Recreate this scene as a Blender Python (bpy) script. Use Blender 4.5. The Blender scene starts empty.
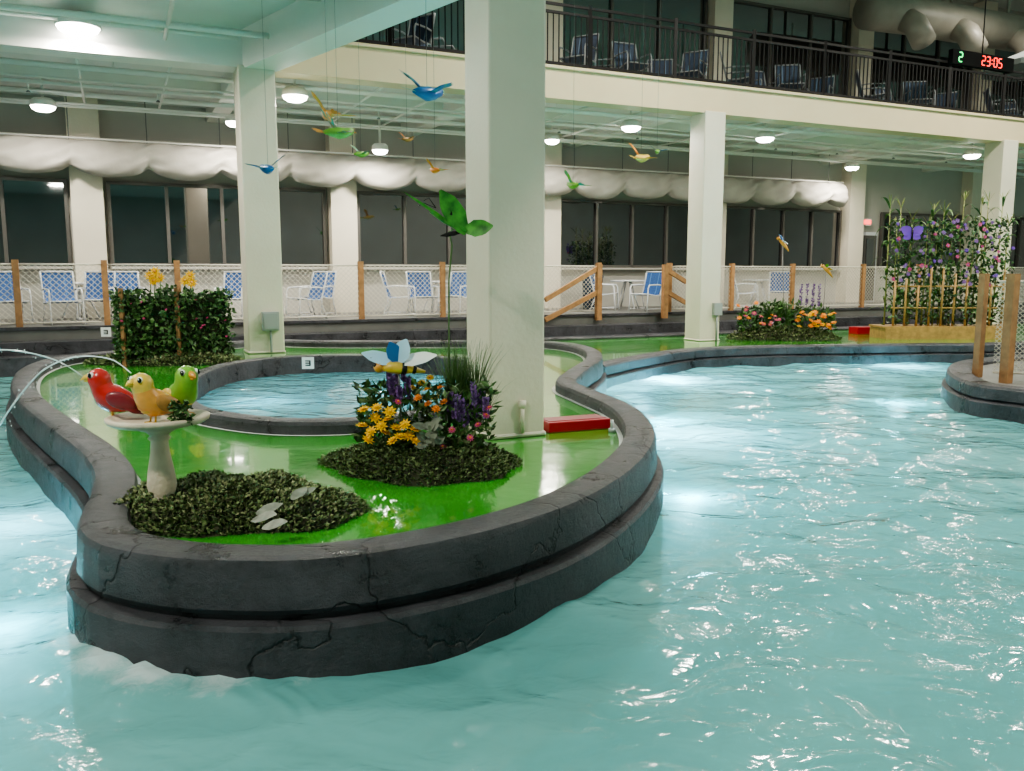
import bpy, math, random
from mathutils import Vector, Matrix, noise
from mathutils.geometry import tessellate_polygon
random.seed(7)
R=random.random
def rr(a,b): return a+(b-a)*R()
# ---------------------------------------------------------------- camera model
F=850.0; CAMH=1.3; TH=math.atan(113.5/F)
def ray(px,py):
    a=(px-512)/F; b=(385.5-py)/F
    return Vector((a, math.cos(TH)+b*math.sin(TH), -math.sin(TH)+b*math.cos(TH)))
def U(px,py,z):
    d=ray(px,py); k=(z-CAMH)/d.z
    return Vector((d.x*k,d.y*k,z))
def UD(px,py,Y):
    d=ray(px,py); k=Y/d.y
    return Vector((d.x*k,Y,CAMH+d.z*k))
ANG=math.radians(24.8)
UU=Vector((math.cos(ANG),math.sin(ANG),0)); VV=Vector((-math.sin(ANG),math.cos(ANG),0))
O2=Vector((-4.06,13.9,0))
def W(s,t,z=0): return O2+UU*s+VV*t+Vector((0,0,z))
def toB(p):
    d=Vector((p.x,p.y,0))-O2; return d.dot(UU),d.dot(VV)
def s_at(px,t):
    k=(px-512)/F; a=W(0,t)
    return (k*a.y-a.x)/(UU.x-k*UU.y)
# ---------------------------------------------------------------- materials
MATS={}
def mat(name,col,rough=.5,metal=0,noise_amt=0,nscale=8,bump=0,bscale=30,emit=0,col2=None,spec=.5,coat=0,ior=None):
    if name in MATS: return MATS[name]
    m=bpy.data.materials.new(name); m.use_nodes=True
    nt=m.node_tree; b=nt.nodes['Principled BSDF']
    b.inputs['Base Color'].default_value=(*col,1); b.inputs['Roughness'].default_value=rough
    b.inputs['Metallic'].default_value=metal; b.inputs['Specular IOR Level'].default_value=spec
    b.inputs['Coat Weight'].default_value=coat
    if ior: b.inputs['IOR'].default_value=ior
    if emit:
        b.inputs['Emission Color'].default_value=(*col,1); b.inputs['Emission Strength'].default_value=emit
    tc=nt.nodes.new('ShaderNodeTexCoord')
    if noise_amt or col2:
        n=nt.nodes.new('ShaderNodeTexNoise'); n.inputs['Scale'].default_value=nscale; n.inputs['Detail'].default_value=6
        nt.links.new(tc.outputs['Object'],n.inputs['Vector'])
        r=nt.nodes.new('ShaderNodeValToRGB'); r.color_ramp.elements[0].position=.32; r.color_ramp.elements[1].position=.68
        c2=col2 if col2 else tuple(c*(1-noise_amt) for c in col)
        r.color_ramp.elements[0].color=(*c2,1); r.color_ramp.elements[1].color=(*col,1)
        nt.links.new(n.outputs['Fac'],r.inputs['Fac']); nt.links.new(r.outputs['Color'],b.inputs['Base Color'])
    if bump:
        n=nt.nodes.new('ShaderNodeTexNoise'); n.inputs['Scale'].default_value=bscale; n.inputs['Detail'].default_value=5
        nt.links.new(tc.outputs['Object'],n.inputs['Vector'])
        bp=nt.nodes.new('ShaderNodeBump'); bp.inputs['Strength'].default_value=bump; bp.inputs['Distance'].default_value=.02
        nt.links.new(n.outputs['Fac'],bp.inputs['Height']); nt.links.new(bp.outputs['Normal'],b.inputs['Normal'])
    MATS[name]=m; return m
cream=mat('painted_concrete',(.73,.67,.55),.42,noise_amt=.08,nscale=1.5,bump=.15,bscale=25)
creamb=mat('balcony_paint',(.70,.57,.37),.5,noise_amt=.08,nscale=1)
white=mat('white_paint',(.80,.78,.73),.5,noise_amt=.05,nscale=1)
ceilm=mat('ceiling_paint',(.70,.71,.67),.55,noise_amt=.12,nscale=.6)
wallm=mat('wall_paint',(.47,.455,.41),.6,noise_amt=.1,nscale=.8)
darkm=mat('dark_metal',(.007,.006,.006),.55,.0,spec=.25)
framem=mat('window_frame',(.14,.13,.12),.4,.4)
glassm=mat('night_glass',(.006,.008,.012),.03,noise_amt=.5,nscale=2,spec=.5,ior=2.6)
fabric=mat('duct_fabric',(.46,.43,.385),.9,bump=.5,bscale=5,noise_amt=.2,nscale=1.6,spec=.2)
wood=mat('cedar_wood',(.38,.20,.085),.55,noise_amt=.35,nscale=9,bump=.2)
woodl=mat('bamboo_wood',(.46,.28,.10),.5,noise_amt=.35,nscale=12)
bluesl=mat('blue_sling',(.025,.10,.30),.7,noise_amt=.3,nscale=30)
dksl=mat('grey_blue_sling',(.03,.05,.09),.7,noise_amt=.3,nscale=30)
dkst=mat('sling_stripe',(.12,.18,.26),.7)
blst=mat('sling_stripe_blue',(.08,.20,.45),.7)
wframe=mat('white_frame',(.62,.64,.66),.35)
gframe=mat('grey_frame',(.22,.23,.24),.35)
net=mat('net_cord',(.56,.53,.45),.8)
deckm=mat('deck_concrete',(.16,.16,.15),.4,noise_amt=.3,nscale=2)
red=mat('red_plastic',(.38,.009,.02),.35)
redb=mat('bird_red',(.55,.03,.025),.25,coat=.5,noise_amt=.25,nscale=14)
dred=mat('bird_maroon',(.20,.02,.03),.3,coat=.3)
ora=mat('bird_orange',(.80,.36,.07),.3,coat=.4,noise_amt=.25,nscale=14)
yelb=mat('bird_yellow',(.78,.52,.09),.3,coat=.4,noise_amt=.3,nscale=20)
grn=mat('bird_green',(.22,.48,.05),.3,coat=.4,noise_amt=.3,nscale=14)
tan=mat('bird_tan',(.50,.25,.07),.35,noise_amt=.4,nscale=16)
blk=mat('black_gloss',(.01,.01,.01),.1)
matblk=mat('matte_black',(.006,.006,.006),.8,spec=.1)
whg=mat('white_gloss',(.85,.85,.82),.2)
blu=mat('wing_blue',(.03,.15,.42),.3)
lblu=mat('wing_pale_blue',(.45,.68,.85),.3)
teal=mat('wing_teal',(.03,.30,.24),.3)
lgr=mat('leaf_wing_green',(.10,.38,.05),.35,col2=(.02,.13,.015),nscale=14)
stone=mat('cast_stone',(.62,.54,.42),.6,noise_amt=.25,nscale=10,bump=.3,bscale=40)
soil=mat('soil_mat',(.04,.045,.02),.9,noise_amt=.4,bump=.6,bscale=20)
G=[mat('foliage_a',(.09,.135,.045),.6),mat('foliage_b',(.16,.21,.08),.6),mat('foliage_c',(.05,.08,.025),.6),mat('foliage_d',(.24,.26,.13),.6)]
IV=[mat('ivy_a',(.045,.11,.03),.45),mat('ivy_b',(.022,.06,.016),.45),mat('ivy_c',(.09,.18,.05),.45)]
CORN=[mat('corn_leaf',(.12,.21,.05),.5),mat('corn_leaf_dark',(.045,.11,.028),.5),mat('corn_stalk',(.26,.28,.09),.5)]
grass=mat('grass_blade',(.08,.15,.045),.5)
silver=mat('silver_leaf',(.26,.28,.22),.6,noise_amt=.5,nscale=20)
yel=mat('petal_yellow',(.85,.48,.015),.5)
orp=mat('petal_orange',(.80,.24,.03),.5)
pink=mat('petal_pink',(.55,.07,.20),.5)
pur=mat('petal_purple',(.22,.11,.32),.6)
pur2=mat('purple_sign',(.15,.05,.40),.5)
wire=mat('wire',(.20,.20,.20),.4,.6)
grey=mat('grey_box',(.33,.35,.35),.4)
lampm=mat('lamp_lens',(1,.97,.90),.4,emit=16)
ledr=mat('led_red',(1,.03,.02),.4,emit=1.6)
ledg=mat('led_green',(.05,1,.25),.4,emit=1.2)
exitm=mat('exit_red',(1,.05,.04),.4,emit=3)
galv=mat('galvanised_duct',(.34,.31,.26),.5,.1,noise_amt=.2,nscale=2)
def jet_mat():
    m=bpy.data.materials.new('water_jet'); m.use_nodes=True; nt=m.node_tree; b=nt.nodes['Principled BSDF']
    b.inputs['Base Color'].default_value=(.85,.93,.95,1); b.inputs['Roughness'].default_value=.08; b.inputs['Alpha'].default_value=.65
    return m
jet=jet_mat()
turf=mat('green_turf_paint',(.035,.25,.022),.13,bump=.22,bscale=5,col2=(.055,.31,.035),nscale=3,coat=.6)
def curb_mat():
    m=bpy.data.materials.new('slate_curb'); m.use_nodes=True; nt=m.node_tree; b=nt.nodes['Principled BSDF']
    N=nt.nodes.new; L=nt.links.new
    tc=N('ShaderNodeTexCoord')
    n=N('ShaderNodeTexNoise'); n.inputs['Scale'].default_value=2.6; n.inputs['Detail'].default_value=12; n.inputs['Roughness'].default_value=.78
    L(tc.outputs['Object'],n.inputs['Vector'])
    r=N('ShaderNodeValToRGB'); e=r.color_ramp.elements
    e[0].position=.36; e[0].color=(.014,.014,.017,1); e[1].position=.66; e[1].color=(.074,.074,.086,1)
    L(n.outputs['Fac'],r.inputs['Fac'])
    v=N('ShaderNodeTexVoronoi'); v.feature='DISTANCE_TO_EDGE'; v.inputs['Scale'].default_value=.95
    w=N('ShaderNodeTexNoise'); w.inputs['Scale'].default_value=3.5; w.inputs['Detail'].default_value=8; L(tc.outputs['Object'],w.inputs['Vector'])
    ad=N('ShaderNodeMixRGB'); ad.blend_type='ADD'; ad.inputs[0].default_value=.45
    L(tc.outputs['Object'],ad.inputs[1]); L(w.outputs['Color'],ad.inputs[2]); L(ad.outputs[0],v.inputs['Vector'])
    cr=N('ShaderNodeValToRGB'); cr.color_ramp.elements[0].color=(.12,.12,.12,1); cr.color_ramp.elements[1].color=(1,1,1,1); cr.color_ramp.elements[1].position=.009
    L(v.outputs['Distance'],cr.inputs['Fac'])
    mu=N('ShaderNodeMixRGB'); mu.blend_type='MULTIPLY'; mu.inputs[0].default_value=1
    L(r.outputs['Color'],mu.inputs[1]); L(cr.outputs['Color'],mu.inputs[2]); L(mu.outputs[0],b.inputs['Base Color'])
    n3=N('ShaderNodeTexNoise'); n3.inputs['Scale'].default_value=22; n3.inputs['Detail'].default_value=6; L(tc.outputs['Object'],n3.inputs['Vector'])
    bp=N('ShaderNodeBump'); bp.inputs['Strength'].default_value=.9; bp.inputs['Distance'].default_value=.05
    L(n.outputs['Fac'],bp.inputs['Height'])
    bc=N('ShaderNodeBump'); bc.inputs['Strength'].default_value=.8; bc.inputs['Distance'].default_value=.015; L(cr.outputs['Color'],bc.inputs['Height']); L(bp.outputs['Normal'],bc.inputs['Normal'])
    b3=N('ShaderNodeBump'); b3.inputs['Strength'].default_value=.5; b3.inputs['Distance'].default_value=.008; L(n3.outputs['Fac'],b3.inputs['Height']); L(bc.outputs['Normal'],b3.inputs['Normal'])
    L(b3.outputs['Normal'],b.inputs['Normal'])
    rg=N('ShaderNodeMapRange'); rg.inputs['From Min'].default_value=.3; rg.inputs['From Max'].default_value=.7; rg.inputs['To Min'].default_value=.16; rg.inputs['To Max'].default_value=.6
    L(n.outputs['Fac'],rg.inputs['Value']); L(rg.outputs[0],b.inputs['Roughness'])
    return m
curbm=curb_mat()
def water_mat(name,c):
    m=bpy.data.materials.new(name); m.use_nodes=True; nt=m.node_tree; nt.nodes.remove(nt.nodes['Principled BSDF']); out=nt.nodes['Material Output']
    N=nt.nodes.new; L=nt.links.new
    tc=N('ShaderNodeTexCoord'); mp=N('ShaderNodeMapping'); mp.inputs['Scale'].default_value=(1,1.3,1); mp.inputs['Rotation'].default_value=(0,0,.5)
    L(tc.outputs['Object'],mp.inputs['Vector'])
    n1=N('ShaderNodeTexNoise'); n1.inputs['Scale'].default_value=1.7; n1.inputs['Detail'].default_value=2; n1.inputs['Distortion'].default_value=.8; L(mp.outputs[0],n1.inputs['Vector'])
    n2=N('ShaderNodeTexNoise'); n2.inputs['Scale'].default_value=7; n2.inputs['Detail'].default_value=2; n2.inputs['Distortion'].default_value=.8; L(mp.outputs[0],n2.inputs['Vector'])
    b1=N('ShaderNodeBump'); b1.inputs['Strength'].default_value=1; b1.inputs['Distance'].default_value=.06; L(n1.outputs['Fac'],b1.inputs['Height'])
    b2=N('ShaderNodeBump'); b2.inputs['Strength'].default_value=.8; b2.inputs['Distance'].default_value=.012; L(n2.outputs['Fac'],b2.inputs['Height']); L(b1.outputs[0],b2.inputs['Normal'])
    r=N('ShaderNodeValToRGB'); e=r.color_ramp.elements; e[0].position=.3; e[0].color=(*[x*.9 for x in c],1); e[1].position=.7; e[1].color=(*[min(1,x*1.08) for x in c],1)
    L(n1.outputs['Fac'],r.inputs['Fac'])
    # foam: breakers on the island wall, plus glints painted elsewhere (per-vertex amount)
    at=N('ShaderNodeAttribute'); at.attribute_name='foam_glint'
    nf=N('ShaderNodeTexNoise'); nf.inputs['Scale'].default_value=12; nf.inputs['Detail'].default_value=9; nf.inputs['Roughness'].default_value=.78; nf.inputs['Distortion'].default_value=1.8; L(tc.outputs['Object'],nf.inputs['Vector'])
    mm=N('ShaderNodeMath'); mm.operation='ADD'; L(at.outputs['Fac'],mm.inputs[0]); L(nf.outputs['Fac'],mm.inputs[1])
    mr=N('ShaderNodeMapRange'); mr.inputs['From Min'].default_value=.76; mr.inputs['From Max'].default_value=1.2; mr.inputs['To Max'].default_value=.85; L(mm.outputs[0],mr.inputs['Value'])
    fm=N('ShaderNodeMixRGB'); fm.inputs[2].default_value=(.75,.86,.86,1); L(mr.outputs[0],fm.inputs[0]); L(r.outputs[0],fm.inputs[1])
    d=N('ShaderNodeBsdfDiffuse'); L(fm.outputs[0],d.inputs['Color']); L(b1.outputs[0],d.inputs['Normal'])
    t=N('ShaderNodeBsdfTranslucent'); t.inputs['Color'].default_value=(.45,.85,.90,1)
    tr=N('ShaderNodeBsdfTransparent'); tr.inputs['Color'].default_value=(.50,.93,.97,1)
    m1=N('ShaderNodeMixShader'); m1.inputs[0].default_value=.28; L(d.outputs[0],m1.inputs[1]); L(t.outputs[0],m1.inputs[2])
    m2=N('ShaderNodeMixShader'); m2.inputs[0].default_value=.20; L(m1.outputs[0],m2.inputs[1]); L(tr.outputs[0],m2.inputs[2])
    g=N('ShaderNodeBsdfGlossy'); g.inputs['Roughness'].default_value=.10; L(b2.outputs[0],g.inputs['Normal'])
    f=N('ShaderNodeFresnel'); f.inputs['IOR'].default_value=1.40; L(b2.outputs[0],f.inputs['Normal'])
    m3=N('ShaderNodeMixShader'); L(f.outputs[0],m3.inputs[0]); L(m2.outputs[0],m3.inputs[1]); L(g.outputs[0],m3.inputs[2])
    L(m3.outputs[0],out.inputs['Surface'])
    return m
waterm=water_mat('river_water',(.20,.47,.455))
poolwm=water_mat('pool_water',(.17,.44,.50))
# ---------------------------------------------------------------- mesh builder
class MB:
    def __init__(s): s.v=[];s.f=[];s.m=[];s.sm=[];s.mats=[];s.M=Matrix.Identity(4)
    def mi(s,m):
        if m not in s.mats: s.mats.append(m)
        return s.mats.index(m)
    def add(s,vs,fs,m,smooth=False):
        b=len(s.v); M=s.M; i=s.mi(m)
        for p in vs:
            q=M@Vector(p); s.v.append((q.x,q.y,q.z))
        for f in fs: s.f.append(tuple(b+k for k in f)); s.m.append(i); s.sm.append(smooth)
    def box(s,c,d,m,rz=0,M=None):
        c=Vector(c); hx,hy,hz=d[0]/2,d[1]/2,d[2]/2; Rm=Matrix.Rotation(rz,3,'Z') if M is None else M
        vs=[c+Rm@Vector((x*hx,y*hy,z*hz)) for x in(-1,1) for y in(-1,1) for z in(-1,1)]
        s.add(vs,[(0,1,3,2),(4,6,7,5),(0,4,5,1),(2,3,7,6),(0,2,6,4),(1,5,7,3)],m)
    def beam(s,a,b,w,h,m):
        a=Vector(a);b=Vector(b);x=(b-a).normalized(); up=Vector((0,0,1))
        if abs(x.z)>.99: up=Vector((1,0,0))
        y=up.cross(x).normalized(); z=x.cross(y); Rm=Matrix((x,y,z)).transposed()
        s.box((a+b)/2,((b-a).length,w,h),m,M=Rm)
    def tube(s,pts,r,m,n=8,cap=True,rad=None):
        pts=[Vector(p) for p in pts]; vs=[];fs=[]; up=None
        for i,p in enumerate(pts):
            t=(pts[min(i+1,len(pts)-1)]-pts[max(i-1,0)]).normalized()
            if up is None: up=Vector((0,0,1)) if abs(t.z)<.9 else Vector((1,0,0))
            a=(up-t*up.dot(t)).normalized(); up=a; b=t.cross(a)
            ri=rad[i] if rad else r
            ra,rb=(ri if isinstance(ri,tuple) else (ri,ri))
            for k in range(n):
                q=2*math.pi*k/n; vs.append(p+a*math.cos(q)*ra+b*math.sin(q)*rb)
        for i in range(len(pts)-1):
            for k in range(n):
                k2=(k+1)%n; fs.append((i*n+k,i*n+k2,(i+1)*n+k2,(i+1)*n+k))
        if cap: fs.append(tuple(range(n-1,-1,-1))); fs.append(tuple((len(pts)-1)*n+k for k in range(n)))
        s.add(vs,fs,m,True)
    def lathe(s,prof,o,m,n=28):
        o=Vector(o); vs=[];fs=[]
        for r,z in prof:
            for k in range(n):
                q=2*math.pi*k/n; vs.append(o+Vector((r*math.cos(q),r*math.sin(q),z)))
        for i in range(len(prof)-1):
            for k in range(n):
                k2=(k+1)%n; fs.append((i*n+k,i*n+k2,(i+1)*n+k2,(i+1)*n+k))
        s.add(vs,fs,m,True)
    def ell(s,c,r,m,M=None,n=16,k=10):
        c=Vector(c); Rm=M or Matrix.Identity(3); vs=[];fs=[]
        for i in range(k+1):
            a=math.pi*i/k
            for j in range(n):
                q=2*math.pi*j/n; vs.append(c+Rm@Vector((r[0]*math.sin(a)*math.cos(q),r[1]*math.sin(a)*math.sin(q),r[2]*math.cos(a))))
        for i in range(k):
            for j in range(n):
                j2=(j+1)%n; fs.append((i*n+j,(i+1)*n+j,(i+1)*n+j2,i*n+j2))
        s.add(vs,fs,m,True)
    def leaf(s,p,d,L,w,m,nrm=None):
        p=Vector(p); d=d.normalized()
        if nrm is None: nrm=Vector((rr(-1,1),rr(-1,1),rr(.2,1)))
        sd=d.cross(nrm)
        if sd.length<1e-3: sd=Vector((1,0,0))
        sd.normalize(); n=sd.cross(d)
        s.add([p,p+d*L*.45+sd*w*.5,p+d*L,p+d*L*.45-sd*w*.5,p+d*L*.5+n*w*.15],[(0,1,4),(1,2,4),(2,3,4),(3,0,4)],m)
    def build(s,name):
        me=bpy.data.meshes.new(name); me.from_pydata(s.v,[],s.f)
        for m in s.mats: me.materials.append(m)
        me.polygons.foreach_set('material_index',s.m); me.polygons.foreach_set('use_smooth',s.sm); me.update()
        o=bpy.data.objects.new(name,me); bpy.context.collection.objects.link(o); return o
def inst(src,name,loc,rz=0):
    o=bpy.data.objects.new(name,src.data); bpy.context.collection.objects.link(o); o.location=loc; o.rotation_euler=(0,0,rz); return o
def bev(o,w=.01,seg=2):
    b=o.modifiers.new('bevel','BEVEL'); b.width=w; b.segments=seg; b.limit_method='ANGLE'; return o
def wbox(name,s0,s1,t0,t1,z0,z1,m):
    b=MB(); b.box(W((s0+s1)/2,(t0+t1)/2,(z0+z1)/2),(abs(s1-s0),abs(t1-t0),z1-z0),m,rz=ANG); return b.build(name)
def smooth_path(pts,closed=True,step=.12):
    n=len(pts); out=[]
    rng=range(n) if closed else range(n-1)
    for i in rng:
        if closed: p=[pts[(i+k-1)%n] for k in range(4)]
        else: p=[pts[max(0,min(n-1,i+k-1))] for k in range(4)]
        c=max(2,int((p[2]-p[1]).length/step))
        for j in range(c):
            t=j/c
            out.append(.5*((2*p[1])+(p[2]-p[0])*t+(2*p[0]-5*p[1]+4*p[2]-p[3])*t*t+(3*p[1]-p[0]-3*p[2]+p[3])*t**3))
    if not closed: out.append(pts[-1])
    return out
def ccw(pts):
    a=sum(pts[i].x*pts[(i+1)%len(pts)].y-pts[(i+1)%len(pts)].x*pts[i].y for i in range(len(pts)))
    return pts if a>0 else pts[::-1]
def offs(pts,d):
    n=len(pts);o=[]
    for i in range(n):
        t=(pts[(i+1)%n]-pts[(i-1)%n]); t.z=0; t.normalize(); o.append(pts[i]+Vector((t.y,-t.x,0))*d)
    return o
def sweep(mb,pts,prof,m,z0=0):
    n=len(pts);vs=[];fs=[];k=len(prof)
    rows=[offs(pts,d) for d,z in prof]
    for i in range(n):
        for j,(d,z) in enumerate(prof):
            p=rows[j][i]; vs.append((p.x,p.y,z+z0))
    for i in range(n):
        i2=(i+1)%n
        for j in range(k-1): fs.append((i*k+j,i*k+j+1,i2*k+j+1,i2*k+j))
    mb.add(vs,fs,m,True)
def fill(mb,loops,z,m):
    L=[[Vector((p.x,p.y,0)) for p in l] for l in loops]
    tris=tessellate_polygon(L); flat=[p for l in L for p in l]
    fs=[]
    for a,b,c in tris:
        A,B,C=flat[a],flat[b],flat[c]
        fs.append((a,b,c) if (B-A).cross(C-A).z>0 else (a,c,b))
    mb.add([(p.x,p.y,z) for p in flat],fs,m)
def sharpen(o,deg=35):
    try: o.data.set_sharp_from_angle(angle=math.radians(deg))
    except Exception: pass
    return o
# ---------------------------------------------------------------- islands
ZW=-.39
prof_out=[(-.24,-.03),(-.24,.08),(-.225,.108),(-.19,.12),(-.05,.12),(-.015,.108),(0,.08),(.01,-.10),(-.005,-.125),(-.02,-.13),(-.02,-.15),(.045,-.155),(.06,-.175),(.065,-.6),(.065,-1.08)]
prof_in=[(-.0,-.8),(-.0,.08),(.012,.108),(.04,.12),(.15,.12),(.175,.108),(.19,.08),(.19,-.03)]
near_px=[(130,349),(80,353),(42,359),(18,369),(10,384),(18,401),(45,424),(75,447),(91,467),(90,487),(80,508),(76,526),(98,543),(160,555),(230,559),(310,558),(400,547),(500,526),(580,499),(632,468),(655,440),(652,420),(632,403),(597,389),(577,380),(586,370),(602,358),(598,349),(575,343),(530,340),(463,340),(400,340),(330,340),(262,339),(190,344)]
near=ccw(smooth_path([U(x,y,.12) for x,y in near_px]))
pool_px=[(203,403),(240,412),(300,417),(380,414),(440,403),(495,389),(522,377),(512,366),(460,359),(400,355),(300,356),(240,362),(205,373),(190,388)]
pool=ccw(smooth_path([U(x,y,.12) for x,y in pool_px]))
b=MB(); fill(b,[offs(near,-.15),offs(pool,.1)],0,turf); b.build('island_turf_ground')
b=MB(); sweep(b,near,prof_out,curbm); sweep(b,near,[(-.275,.004),(-.235,.006)],whg); sharpen(b.build('island_curb'),28)
b=MB(); sweep(b,pool,prof_in,curbm); sweep(b,pool,[(.185,.006),(.215,.004)],whg); sharpen(b.build('pool_curb'),28)
b=MB(); fill(b,[offs(pool,.02)],-.13,poolwm); b.build('pool_water')
b=MB(); fill(b,[offs(pool,.04)],-.7,mat('basin_paint',(.35,.72,.78),.6)); b.build('pool_basin_floor')
back_px=[(560,372),(600,366),(645,357),(700,349),(780,346),(860,345),(940,344),(1010,343)]
ZB=-.10
bk=[U(x,y,-.05) for x,y in back_px]
bk+= [W(21,-4.2,-.05),W(22,.0,-.05),W(20,1.3,-.05),W(14,1.35,-.05),W(8,1.35,-.05),W(4.5,1.3,-.05),W(3.4,-.6,-.05)]
back=ccw(smooth_path(bk))
lowprof=[(-.3,-.12),(-.3,-.07),(-.27,-.05),(-.03,-.05),(0,-.08),(.01,-.2),(-.02,-.22),(.05,-.25),(.06,-1.05)]
b=MB(); fill(b,[offs(back,-.15)],ZB,turf); b.build('far_island_turf_ground')
b=MB(); sweep(b,back,lowprof,curbm); sharpen(b.build('far_island_curb'),28)
rt_px=[(1120,402),(1024,390),(975,384),(952,375),(947,367),(957,361),(985,357),(1024,354),(1120,352)]
rt=ccw(smooth_path([U(x,y,-.02) for x,y in rt_px]))
b=MB(); fill(b,[offs(rt,-.15)],-.08,deckm); b.build('side_island_ground')
b=MB(); sweep(b,rt,[(d,z+.03) for d,z in lowprof],curbm); sharpen(b.build('side_island_curb'),28)
# ---------------------------------------------------------------- water
def make_water(name,x0,x1,y0,y1,step,z,m,amp):
    nx=int((x1-x0)/step); ny=int((y1-y0)/step); vs=[];fs=[];fo=[]
    prow=U(165,655,ZW); prow2=U(60,580,ZW); outl=[Vector((p.x,p.y)) for p in offs(near,.07)]
    for j in range(ny+1):
        for i in range(nx+1):
            x=x0+i*step;y=y0+j*step
            h=amp*(noise.noise(Vector((x*.9,y*1.3,0)))+.5*noise.noise(Vector((x*2.6+5,y*3.4,2)))+.16*noise.noise(Vector((x*6,y*8,7))))
            q=0.0
            if -5<x<2.5 and 1.5<y<8:
                p2=Vector((x,y)); dm=min((p2-o).length for o in outl[::2])
                g1=math.exp(-(((x-prow.x)**2+(y-prow.y)**2)/.36)); g2=math.exp(-(((x-prow2.x)**2+(y-prow2.y)**2)/.6))
                q=math.exp(-(dm/.14)**2)*(.12+.7*g1+.35*g2)+.24*g1*math.exp(-(dm/.45)**2)+.15*g2
                h+=.06*g1*math.exp(-(dm/.25)**2)*(1+noise.noise(Vector((x*14,y*14,1))))
            q+=.12*max(0,noise.noise(Vector((x*.5,y*.9,9))))  # faint white patches over the whole river, glints put into the colour
            vs.append((x,y,z+h)); fo.append(q)
    for j in range(ny):
        for i in range(nx):
            a=j*(nx+1)+i; fs.append((a,a+1,a+nx+2,a+nx+1))
    b=MB(); b.add(vs,fs,m,True); o=b.build(name)
    at=o.data.attributes.new('foam_glint','FLOAT','POINT'); at.data.foreach_set('value',fo)
    return o
make_water('river_water',-13,24,-1,21,.08,ZW,waterm,.045)
# ---------------------------------------------------------------- room shell
S0,S1,T0,T1=-17,34,-21,5.8
wbox('floor',S0,S1,T0,T1,-1.2,-1.06,mat('pool_floor_paint',(.30,.70,.72),.6,noise_amt=.2,nscale=.6))
b=MB()
for (t0,t1,z) in [(1.45,1.95,-.08),(1.9,2.45,.13),(2.4,T1,.35)]:
    b.box(W((S0+S1)/2,(t0+t1)/2,(z-1.1)/2),(S1-S0,t1-t0,z+1.1),curbm if z<.3 else deckm,rz=ANG)
b.box(W((S0+S1)/2,2.43,.335),(S1-S0,.14,.05),curbm,rz=ANG)
b.build('floor_deck_steps')
wbox('wall_back',S0,S1,T1,T1+.3,-1.1,10,wallm)
wbox('wall_left',S0-.3,S0,T0,T1,-1.1,10,wallm)
wbox('wall_right',S1,S1+.3,T0,T1,-1.1,10,wallm)
wbox('wall_front',S0,S1,T0-.3,T0,-1.1,10,wallm)
wbox('ceiling',S0,S1,T0,T1,10,10.2,ceilm)
ZC=4.82; ZF=4.95
wbox('ceiling_under_balcony',S0,S1,.2,T1,ZC,ZF,ceilm)
BB=U(428,0,4.42); P2=W(0,0); dirb=(Vector((BB.x,BB.y,0))-P2).normalized(); BE=P2+dirb*13
b=MB()
poly=[W(S0,0.2),W(-.1,.2),BE+VV*0,W(toB(BE)[0],T0),W(S0,T0)]
vs=[(p.x,p.y,4.98) for p in poly]+[(p.x,p.y,5.12) for p in poly]
b.add(vs,[(4,3,2,1,0),(5,6,7,8,9)]+[(i,(i+1)%5,(i+1)%5+5,i+5) for i in range(5)],ceilm); b.build('ceiling_lower')
b=MB(); b.beam(P2+Vector((0,0,4.75)),BE+Vector((0,0,4.75)),.5,.68,white); b.build('ceiling_beam')
b=MB(); b.beam(W(S0,0,4.75),W(0,0,4.75),.45,.66,white); b.build('ceiling_beam')
b=MB(); b.beam(W(S0,-4.2,4.85),W(toB(P2+dirb*4.6)[0],-4.2,4.85),.35,.30,white); b.beam(W(-8.8,0,4.85),W(-8.8,T0,4.85),.4,.4,white); b.build('ceiling_beam')
b=MB(); b.beam(W(.2,0,4.67),W(S1,0,4.67),.42,.52,creamb); b.box(W(S1/2,-.02,4.95),(S1,.50,.05),creamb,rz=ANG); b.build('balcony_edge_beam')
b=MB()
for s in (-8.8,-4.4,0,4.4,8.8,13.2,17.6,22,26.4):
    b.beam(W(s,.2,4.68),W(s,T1,4.68),.35,.30,white)
b.beam(W(S0,3.0,4.74),W(S1,3.0,4.74),.22,.18,white)
b.build('ceiling_cross_beams')
b=MB()
for t,z,r in ((.75,4.42,.03),(1.2,4.5,.045),(1.7,4.40,.02),(2.4,4.45,.035),(3.5,4.5,.05),(3.8,4.38,.02),(4.3,4.42,.035)):
    b.tube([W(S0+.1,t,z),W(S1-.1,t,z)],r,white,7)
for s in (-10,-7.5,-6,-2.5,-1.2,2.2,3.3,6.3,7.6,10.5,12,15,16,19.5,24): b.tube([W(s,.3,4.46),W(s,4.4,4.46)],.024,white,6)
for s in range(-12,26,2):
    for t,z in ((1.2,4.5),(3.5,4.5)): b.tube([W(s,t,z),W(s,t,ZC)],.010,white,5)
    b.tube([W(s+.7,2.4,4.45),W(s+.7,2.4,4.30)],.012,white,5); b.lathe([(0,0),(.04,.0),(.02,.03),(0,.03)],W(s+.7,2.4,4.27),wire,8)
b.tube([W(S0+.1,-.6,4.75),W(-.3,-.6,4.75)],.03,white,6); b.tube([W(S0+.1,-1.1,4.7),W(.2,-1.1,4.7)],.045,white,6); b.tube([W(S0+.1,-2.6,4.85),W(.9,-2.6,4.85)],.03,white,6)
b.tube([W(-1.3,-.3,4.7),W(-1.3,-12,4.7)],.03,white,6); b.tube([W(-4.3,-.3,4.72),W(-4.3,-12,4.72)],.04,white,6)
b.build('sprinkler_pipes')
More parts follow.
